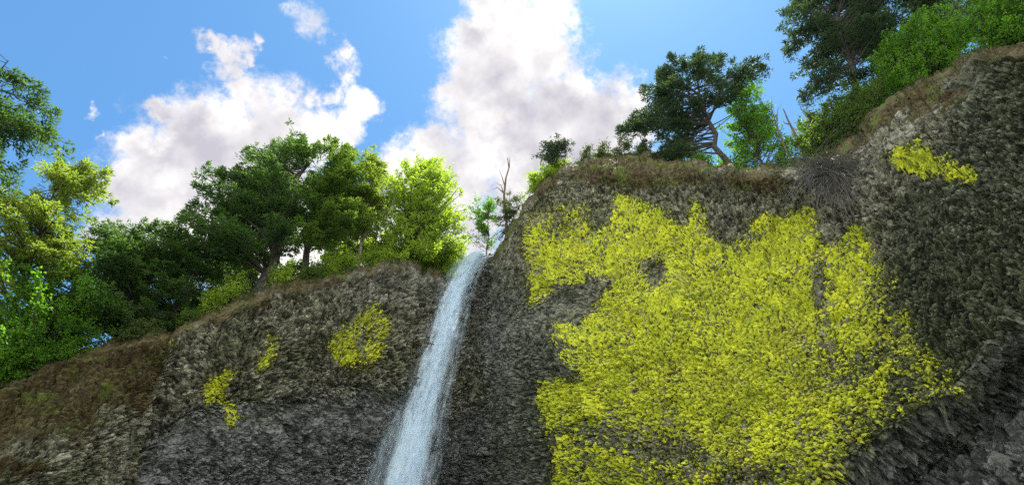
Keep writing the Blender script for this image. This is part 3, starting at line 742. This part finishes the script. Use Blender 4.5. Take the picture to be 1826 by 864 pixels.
for k, (lab, b, r_, po, mt, n) in enumerate(BK):
    shrub('thicket', lab, b, r_, po, mt, 120 + k, n, 2.0, leaf=1.25, group='thickets behind the left rim')
# -- beside the lip
tree('small_tree', 'slender green sapling right beside the waterfall lip', at(868, 458, 64), [(838,362),(850,350),(872,352),(888,372),(890,410),(880,440),(862,445),(848,420),(836,392)],
     'leafy', M_MAPLE, 24, 70, 1.6, rad=.09, leaf=.95, tips=[(850,350),(838,366),(832,425),(824,420)], dens=.75)
tree('small_tree', 'dark twiggy sapling under the bare snag', at(908, 425, 60), [(886,352),(905,345),(930,350),(936,366),(920,395),(905,412),(888,420),(880,390)],
     'leafy', M_SHRUB, 25, 60, 1.4, rad=.07, leaf=.85, tips=[(930,350),(905,344)], dens=.7)
shrub('rim_shrub', 'light green shrub on the right cliff shoulder', (975, 328), 55.5, [(935,345),(940,318),(966,300),(984,284),(1016,286),(1006,302),(976,318),(955,338)], M_LIME, 26, 60, 1.3, leaf=1.1)
shrub('rim_shrub', 'dark tufted bush sticking up from the right cliff shoulder', (1010, 300), 54.5, [(953,278),(975,256),(992,245),(1000,256),(1021,252),(1012,268),(1004,284),(985,276),(970,282)], M_BLUEFIR, 27, 46, .9, leaf=1.0)
for k, (x0, x1, h) in enumerate([(1035, 1062, 16), (1062, 1092, 14), (1092, 1125, 20), (1130, 1160, 16)]):
    y0 = float(np.interp((x0 + x1) / 2, [p[0] for p in RIM], [p[1] for p in RIM]))
    shrub('low_shrub', ['low shrub beside the dark tufted bush on the right rim', 'low shrub on the bare right rim, second from the tufted bush',
                        'wispy shrub on the bare right rim, third from the tufted bush', 'low shrub at the left foot of the lone rim conifer'][k],
          ((x0 + x1) / 2, y0 + 6), 53.8, [(x0, y0 + 6), (x0 + 4, y0 - h * .6), ((x0 + x1) / 2, y0 - h), (x1 - 3, y0 - h * .7), (x1, y0 + 6)], M_SHRUB, 30 + k, 18, .7, leaf=.8,
          group='low shrubs along the right rim')
# -- right rim
tree('conifer_tree', 'lone blue green conifer with fan of bare limbs on the right rim', at(1297, 300, 53.5),
     [(1101,231),(1130,205),(1145,194),(1149,160),(1173,134),(1196,100),(1219,109),(1240,106),(1265,104),(1284,102),(1307,109),(1321,123),(1358,118),(1353,134),(1325,153),(1310,172),(1275,180),(1240,190),(1228,225),(1200,278),(1159,282),(1149,259),(1120,240)],
     'fir', M_BLUEFIR, 40, 160, 4, rad=.38, dens=.85, tips=[(1104,230),(1120,226),(1147,160),(1175,134),(1197,101),(1240,105),(1285,102),(1357,118),(1330,125),(1160,280),(1190,276)], top=(1240,112), inner=.5,
     bare=[(1230,230),(1220,250),(1225,215),(1240,262),(1235,205),(1320,210),(1330,190),(1250,240),(1210,262)], droop=.05)
tree('leafy_tree', 'mid green bushy tree between the lone conifer and the snags', at(1365, 300, 55.5),
     [(1318,150),(1360,156),(1382,200),(1408,240),(1425,292),(1360,300),(1285,294),(1300,240),(1300,195)], 'leafy', M_MAPLE, 41, 190, 2.8, rad=.16, leaf=1.0, tips=[(1342,152),(1372,190)])
shrub('low_shrub', 'green shrub under the lone conifer', (1225, 298), 53.5, [(1196,292),(1206,268),(1232,256),(1262,276),(1284,284),(1270,300),(1225,304)], M_MAPLE, 42, 46, 1.2)
tree('tall_fir_tree', 'tall dark fir leaving the frame at the top right', at(1530, 262, 54),
     [(1423,0),(1404,23),(1406,93),(1425,116),(1450,139),(1436,176),(1473,194),(1510,176),(1520,130),(1566,93),(1594,37),(1630,0),(1640,-60),(1580,-190),(1440,-140)],
     'fir', M_BLUEFIR, 43, 300, 4.5, rad=.4, tips=[(1404,25),(1406,92),(1410,60),(1436,175),(1424,0),(1450,140)], top=(1470,-190), lean_to=(1470,-190), dens=1.0,
     bare=[(1560,60),(1580,40),(1550,100),(1470,150),(1460,170),(1540,60),(1600,20)])
tree('tall_fir_tree', 'thin sparse fir right of the tall dark fir', at(1640, 200, 57),
     [(1490,110),(1480,20),(1500,-60),(1580,-120),(1640,-60),(1620,20),(1600,60),(1560,120),(1530,130)], 'fir', M_BLUEFIR, 48, 110, 3.5, rad=.28, dens=.7, top=(1500,-150), bare=[(1560,60),(1540,90),(1580,40),(1520,80),(1600,90)])
tree('leafy_tree', 'mid green tree above the dry grass tuft', at(1478, 284, 53),
     [(1412,292),(1424,232),(1440,205),(1490,180),(1545,140),(1580,125),(1595,165),(1545,205),(1520,245),(1470,288)], 'leafy', M_FIR, 44, 240, 2.6, rad=.15, leaf=1.0)
tree('maple_tree', 'brightest green maple on the upper right slope', at(1625, 172, 53.5),
     [(1530,170),(1552,110),(1578,78),(1622,40),(1670,0),(1720,-20),(1740,60),(1700,108),(1640,138),(1590,176),(1550,205)], 'leafy', M_MAPLE, 45, 260, 3.4, rad=.22, leaf=1.1)
tree('maple_tree', 'green maple filling the top right corner', at(1790, 95, 50.5),
     [(1690,100),(1700,40),(1730,-20),(1780,-60),(1900,-60),(1900,40),(1826,62),(1760,84)], 'leafy', M_MAPLE, 46, 200, 3.2, rad=.2, leaf=1.1)
tree('background_fir', 'dark fir top behind the bright maples', at(1700, 90, 60), [(1600,0),(1640,-60),(1700,-90),(1740,-20),(1700,40),(1640,60),(1590,60)], 'fir', M_BLUEFIR, 47, 90, 3.5, rad=.3)

# -- dead snags
def snag(label, pts, r_, rad0, twigs, seed):
    r = np.random.default_rng(seed)
    p = np.stack([at(x, y, r_) for x, y in pts]); p[:, :2] += r.normal(size=(len(p), 2)) * .04
    g = Geo(); s = np.linspace(0, 1, len(p)); tube(g, p, rad0 * (1 - .8 * s) + .015, 6)
    o = root('dead_snag', label, 'dead tree', p[0], 'bare dead snags on the rim')
    v, f = g.arrays(); child('trunk', v, f, M_DEAD, o, smooth=True)
    for tw in twigs:
        q = np.stack([at(x, y, r_) for x, y in tw]); q[1:] += r.normal(size=q[1:].shape) * .08
        g = Geo(); tube(g, q, np.linspace(rad0 * .5, .012, len(q)), 5); v, f = g.arrays(); child('branch', v, f, M_DEAD, o, smooth=True)
snag('bare forked snag standing right of the waterfall lip', [(902,428),(903,395),(899,350),(903,318),(908,298),(905,282)], 60.5, .19,
     [[(900,352),(894,330),(884,325)],[(899,345),(886,334),(876,338)],[(901,335),(896,318),(890,302)],[(908,298),(910,288),(907,280)],[(903,380),(912,365),(916,350)]], 3)
snag('leaning broken snag left of the dry grass tuft', [(1442,292),(1424,252),(1408,218),(1397,194)], 52.5, .2, [[(1424,252),(1416,240),(1414,226)],[(1410,222),(1402,216),(1394,214)]], 4)
snag('thin leaning snag beside the bushy rim tree', [(1415,292),(1398,258),(1384,226),(1378,200)], 53, .13, [[(1398,258),(1390,250),(1380,246)],[(1388,234),(1384,214),(1388,196),(1396,184)],[(1380,208),(1376,192),(1378,172)]], 5)

# -- dry tuft hanging over the rim
def tuft():
    r = np.random.default_rng(9); c = at(1482, 308, 48.3); g = Geo()
    for k in range(620):
        d = unit(np.array([r.normal(), -abs(r.normal()) * .3, r.normal() * .9 + .1])); Ln = r.uniform(1.8, 5.6)
        s = np.linspace(0, 1, 6)[:, None]
        p = c + np.array([r.normal() * 1.1, r.normal() * .2, r.normal() * .5]) + rvec(r, 1)[0] * .5 * s ** 1.5 * Ln * .5 + d * s * Ln + np.array([0, 0, -1.0]) * s ** 2 * Ln * r.uniform(.3, 1.0)
        tube(g, p, np.linspace(.03, .008, 6), 3)
    v, f = g.arrays(); o = root('dry_grass_tuft', 'grey dry grass tuft radiating over the right rim', 'grass tuft', c)
    child('blades', v, f, M_STRAW, o)['kind'] = 'stuff'
    g = Geo()
    for k in range(60):
        p0 = c + np.array([r.normal() * .45, -.2 + r.normal() * .1, -.2]); s = np.linspace(0, 1, 5)[:, None]
        p = p0 + s * np.array([r.normal() * .5, -.3, -r.uniform(1.5, 4.5)]); tube(g, p, np.linspace(.03, .008, 5), 3)
    v, f = g.arrays(); child('roots', v, f, M_DEAD, o)['kind'] = 'stuff'
tuft()

# -- grass and moss fringe along the rims
def rim_grass():
    r = np.random.default_rng(5); n = 14000
    a = r.uniform(-44, 58, n); j = np.clip(np.searchsorted(np.degrees(azg), a), 1, NC - 2)
    k = r.integers(-14, 5, n); lipz = (a > -5.0) & (a < -2.2); keep = ~lipz & ((a > -31) | (k > -4)) & (fbm(a * .9, a * 0, 91, 3) > .42); j = j[keep]; k = k[keep]; a = a[keep]
    pos = P[nrow - nb - 1 + k, j] + r.normal(size=(len(j), 3)) * .05
    d = np.stack([r.normal(size=len(j)) * .5, -.35 + r.normal(size=len(j)) * .4, r.uniform(.2, 1, len(j))], -1)
    g = Geo(); leaves(g, pos, d, rvec(r, len(j)), r.uniform(.15, .55, len(j)), r.uniform(.03, .08, len(j)))
    v, f = g.arrays(); o = mk('rim_grass', v, f, M_GRASS)
    o['kind'] = 'stuff'; o['label'] = 'olive grass fringe along the cliff rims'; o['category'] = 'grass'
rim_grass()

# ------------------------------------------------------------------ waterfall
def water_material(name, lo, hi, op, streak=1.0):
    m, nt = newmat(name)
    wv = attr(nt, 'across'); sv = attr(nt, 'down'); ed = attr(nt, 'edge')
    cb = nt.nodes.new('ShaderNodeCombineXYZ'); nt.links.new(wv, cb.inputs[0]); nt.links.new(sv, cb.inputs[1])
    v = cb.outputs[0]
    v1 = vmath(nt, 'MULTIPLY', v, (2.2, 0.22 * streak, 1)); v2 = vmath(nt, 'MULTIPLY', v, (1.1, 0.42, 1)); v3 = vmath(nt, 'MULTIPLY', v, (5.0, 1.3, 1))
    n1 = noise(nt, v1, 1.0, 4.0, .6); n2 = noise(nt, v2, 1.0, 5.0, .65, dist=.6); n3 = noise(nt, v3, 1.0, 3.0, .6)
    f = mathn(nt, 'ADD', mathn(nt, 'MULTIPLY', n1, .7), mathn(nt, 'ADD', mathn(nt, 'MULTIPLY', n2, .9), mathn(nt, 'MULTIPLY', n3, .4)))
    f = mathn(nt, 'ADD', f, sstep(nt, sv, 3.0, 20.0, .3, 0.0))
    a = mathn(nt, 'MULTIPLY', sstep(nt, f, lo, hi), sstep(nt, mathn(nt, 'ADD', ed, mathn(nt, 'MULTIPLY_ADD', n3, .5, -.25)), 0.0, .55))
    a = mathn(nt, 'MULTIPLY', a, op, None, True)
    d = nt.nodes.new('ShaderNodeBsdfDiffuse'); d.inputs[0].default_value = (.72, .85, .98, 1)
    t = nt.nodes.new('ShaderNodeBsdfTranslucent'); t.inputs[0].default_value = (.70, .85, .98, 1)
    x = nt.nodes.new('ShaderNodeMixShader'); x.inputs[0].default_value = .5; nt.links.new(d.outputs[0], x.inputs[1]); nt.links.new(t.outputs[0], x.inputs[2])
    tr = nt.nodes.new('ShaderNodeBsdfTransparent'); y = nt.nodes.new('ShaderNodeMixShader')
    nt.links.new(a, y.inputs[0]); nt.links.new(tr.outputs[0], y.inputs[1]); nt.links.new(x.outputs[0], y.inputs[2]); out(nt, y.outputs[0])
    return m
LIP = at(863, 456, 63.2); LIP[2] += .1
G0 = 9.8; TF = math.sqrt(2 * (LIP[2] - 0.1) / G0)
# leaving speed chosen so the free fall passes where the stream is seen lower down
def fall(t, vx, vy): return np.stack([LIP[0] + vx * t, LIP[1] + vy * t, LIP[2] - .5 * G0 * t * t], -1)
VY = -1.6
def solve(px, py):
    lo_, hi_ = -8.0, 3.0
    for _ in range(50):
        vx = (lo_ + hi_) / 2; t = np.linspace(0, TF, 900); x, y = proj(fall(t, vx, VY)); xx = np.interp(py, y, x)
        if xx > px: hi_ = vx
        else: lo_ = vx
    return vx
VX = solve(722, 850)
def ribbon(name, mat, par, w0, w1, off0, off1, dep, seed, bulge=.35, nw=34, ns=260):
    t = np.linspace(0, TF, ns) ** 1.0; c = fall(t, VX, VY); s = LIP[2] - c[:, 2]
    k = np.sqrt(np.clip(s / 45, 0, 1.4)); wd = (w0 + (w1 - w0) * k); of = off0 + (off1 - off0) * k
    w = np.linspace(-1, 1, nw)
    x = of[:, None] + wd[:, None] * w[None] / 2
    p = c[:, None] + np.stack([x, 0 * x, 0 * x], -1)
    dn = (fbm(x * 1.4 + seed, s[:, None] * .5 + 0 * x, 300 + seed, 4, .6) - .5)
    p[..., 1] += dep - bulge * np.sqrt(np.clip(1 - w[None] ** 2, 0, 1)) * (0.5 + k[:, None]) - 1.1 * dn * np.clip(s[:, None] / 6, 0, 1)
    p[..., 0] += .25 * (fbm(x * .8 + 9 + seed, s[:, None] * .35 + 0 * x, 330 + seed, 3) - .5) * np.clip(s[:, None] / 4, 0, 1)
    i, j = np.meshgrid(np.arange(ns - 1), np.arange(nw - 1), indexing='ij')
    q = np.stack([i * nw + j, i * nw + j + 1, (i + 1) * nw + j + 1, (i + 1) * nw + j], -1).reshape(-1, 4)
    at_ = {'across': ('POINT', (x + seed * 7.7).ravel()), 'down': ('POINT', (0 * x + (np.sqrt(s + .3) * 7)[:, None]).ravel()),
           'edge': ('POINT', (0 * x + (1 - np.abs(w))[None]).ravel())}
    return child(name, p.reshape(-1, 3), q, mat, par, smooth=True, attrs=at_)
def waterfall():
    base = fall(np.array([TF]), VX, VY)[0]; base[2] = 0
    o = root('waterfall', 'white waterfall plunging between the two basalt walls', 'waterfall', base)
    core = water_material('white_water', .66, 1.12, 1.0); veil = water_material('thin_water_veil', .75, 1.4, .6, .8); mist = water_material('water_mist', .7, 1.6, .28, 1.3)
    ribbon('water_sheet', core, o, 1.4, 4.1, .1, .1, .0, 1)
    ribbon('water_sheet', core, o, 1.5, 3.6, .1, -.2, -.45, 2)
    ribbon('water_sheet', core, o, 1.6, 3.0, .3, .6, .4, 3)
    ribbon('water_veil', veil, o, 1.6, 3.8, -.9, -2.3, .5, 4)
    ribbon('water_veil', veil, o, 1.6, 2.6, .9, 2.2, .3, 5)
    ribbon('water_mist', mist, o, 2.2, 7.0, -.1, -.6, -.8, 6)
    # loose drops
    r = np.random.default_rng(8); n = 4500
    t = TF * np.sqrt(r.random(n)) * .98; c = fall(t, VX, VY); k = t / TF
    pos = c + np.stack([(.2 - 1.2 * k) + r.normal(size=n) * (.6 + 1.7 * k), r.normal(size=n) * (.3 + .6 * k), r.normal(size=n) * .6], -1)
    sz = r.uniform(.010, .032, n)[:, None, None]
    tet = np.array([[1, 1, 1.6], [-1, -1, 1.6], [-1, 1, -1.6], [1, -1, -1.6]]) * .8
    v = (pos[:, None] + tet[None] * sz).reshape(-1, 3); b = np.arange(n)[:, None] * 4
    f = np.concatenate([b + np.array([[0, 1, 2]]), b + np.array([[0, 3, 1]]), b + np.array([[0, 2, 3]]), b + np.array([[1, 3, 2]])])
    m, nt = newmat('water_drops'); out(nt, bsdf(nt, (.85, .9, .95), .4)); d = child('spray', v, f, m, o); d['kind'] = 'stuff'
waterfall()

# ------------------------------------------------------------------ basalt blocks in the lower right undercut
def basalt():
    r = np.random.default_rng(21); par = CL[2]
    reg = [(1690,880),(1716,800),(1736,752),(1790,716),(1840,690),(1900,700),(1900,900),(1690,900)]
    pts = []
    while len(pts) < 60:
        x, y = r.uniform(1690, 1900), r.uniform(690, 900)
        if inpoly(x, y, reg) and all((x - a) ** 2 + (y - b) ** 2 > 27 ** 2 for a, b in pts): pts.append((x, y))
        elif r.random() < .002: break
    for (x, y) in pts:
        a, e = azel(x, y); j = int(np.clip(np.searchsorted(azg, a), 1, NC - 2)); i = int(np.argmin(np.abs(EL[:, j] - e)))
        c = P[i, j] + np.array([0.22, .35, 0]); k = r.integers(5, 7); an = np.sort(r.uniform(0, 2 * math.pi, k) * .25 + np.linspace(0, 2 * math.pi, k, endpoint=False) * .9)
        ax = unit(np.array([-.75, -.1, .62]) + r.normal(size=3) * .16); s1 = unit(np.cross(ax, [0.3, 1, 0.2])); s2 = np.cross(ax, s1)
        rad = r.uniform(.3, .6); ln = r.uniform(1.2, 2.8)
        ring = s1 * np.cos(an)[:, None] * rad + s2 * np.sin(an)[:, None] * rad * r.uniform(.6, .9)
        v = np.concatenate([c + ring - ax * ln * .5, c + ring * .97 + ax * ln * .5, c + ring * .8 + ax * (ln * .5 + .12)]) + r.normal(size=(3 * k, 3)) * .05
        q = np.arange(k); q2 = (q + 1) % k
        f4 = np.concatenate([np.stack([q, q2, k + q2, k + q], -1), np.stack([k + q, k + q2, 2 * k + q2, 2 * k + q], -1)])
        n = len(v); one = np.full(n, r.random())
        o = mk('basalt_block', v, [f4, (2 * k + q)[None], q[::-1][None]], M_ROCK,
               attrs={'stain': ('POINT', one * 0), 'chip': ('POINT', one * .45), 'moss': ('POINT', one * 0), 'dark_green': ('POINT', one * 0 + .5), 'damp_shade': ('POINT', one * 0 + .8), 'pale': ('POINT', one * 0)})
        o.parent = par
basalt()
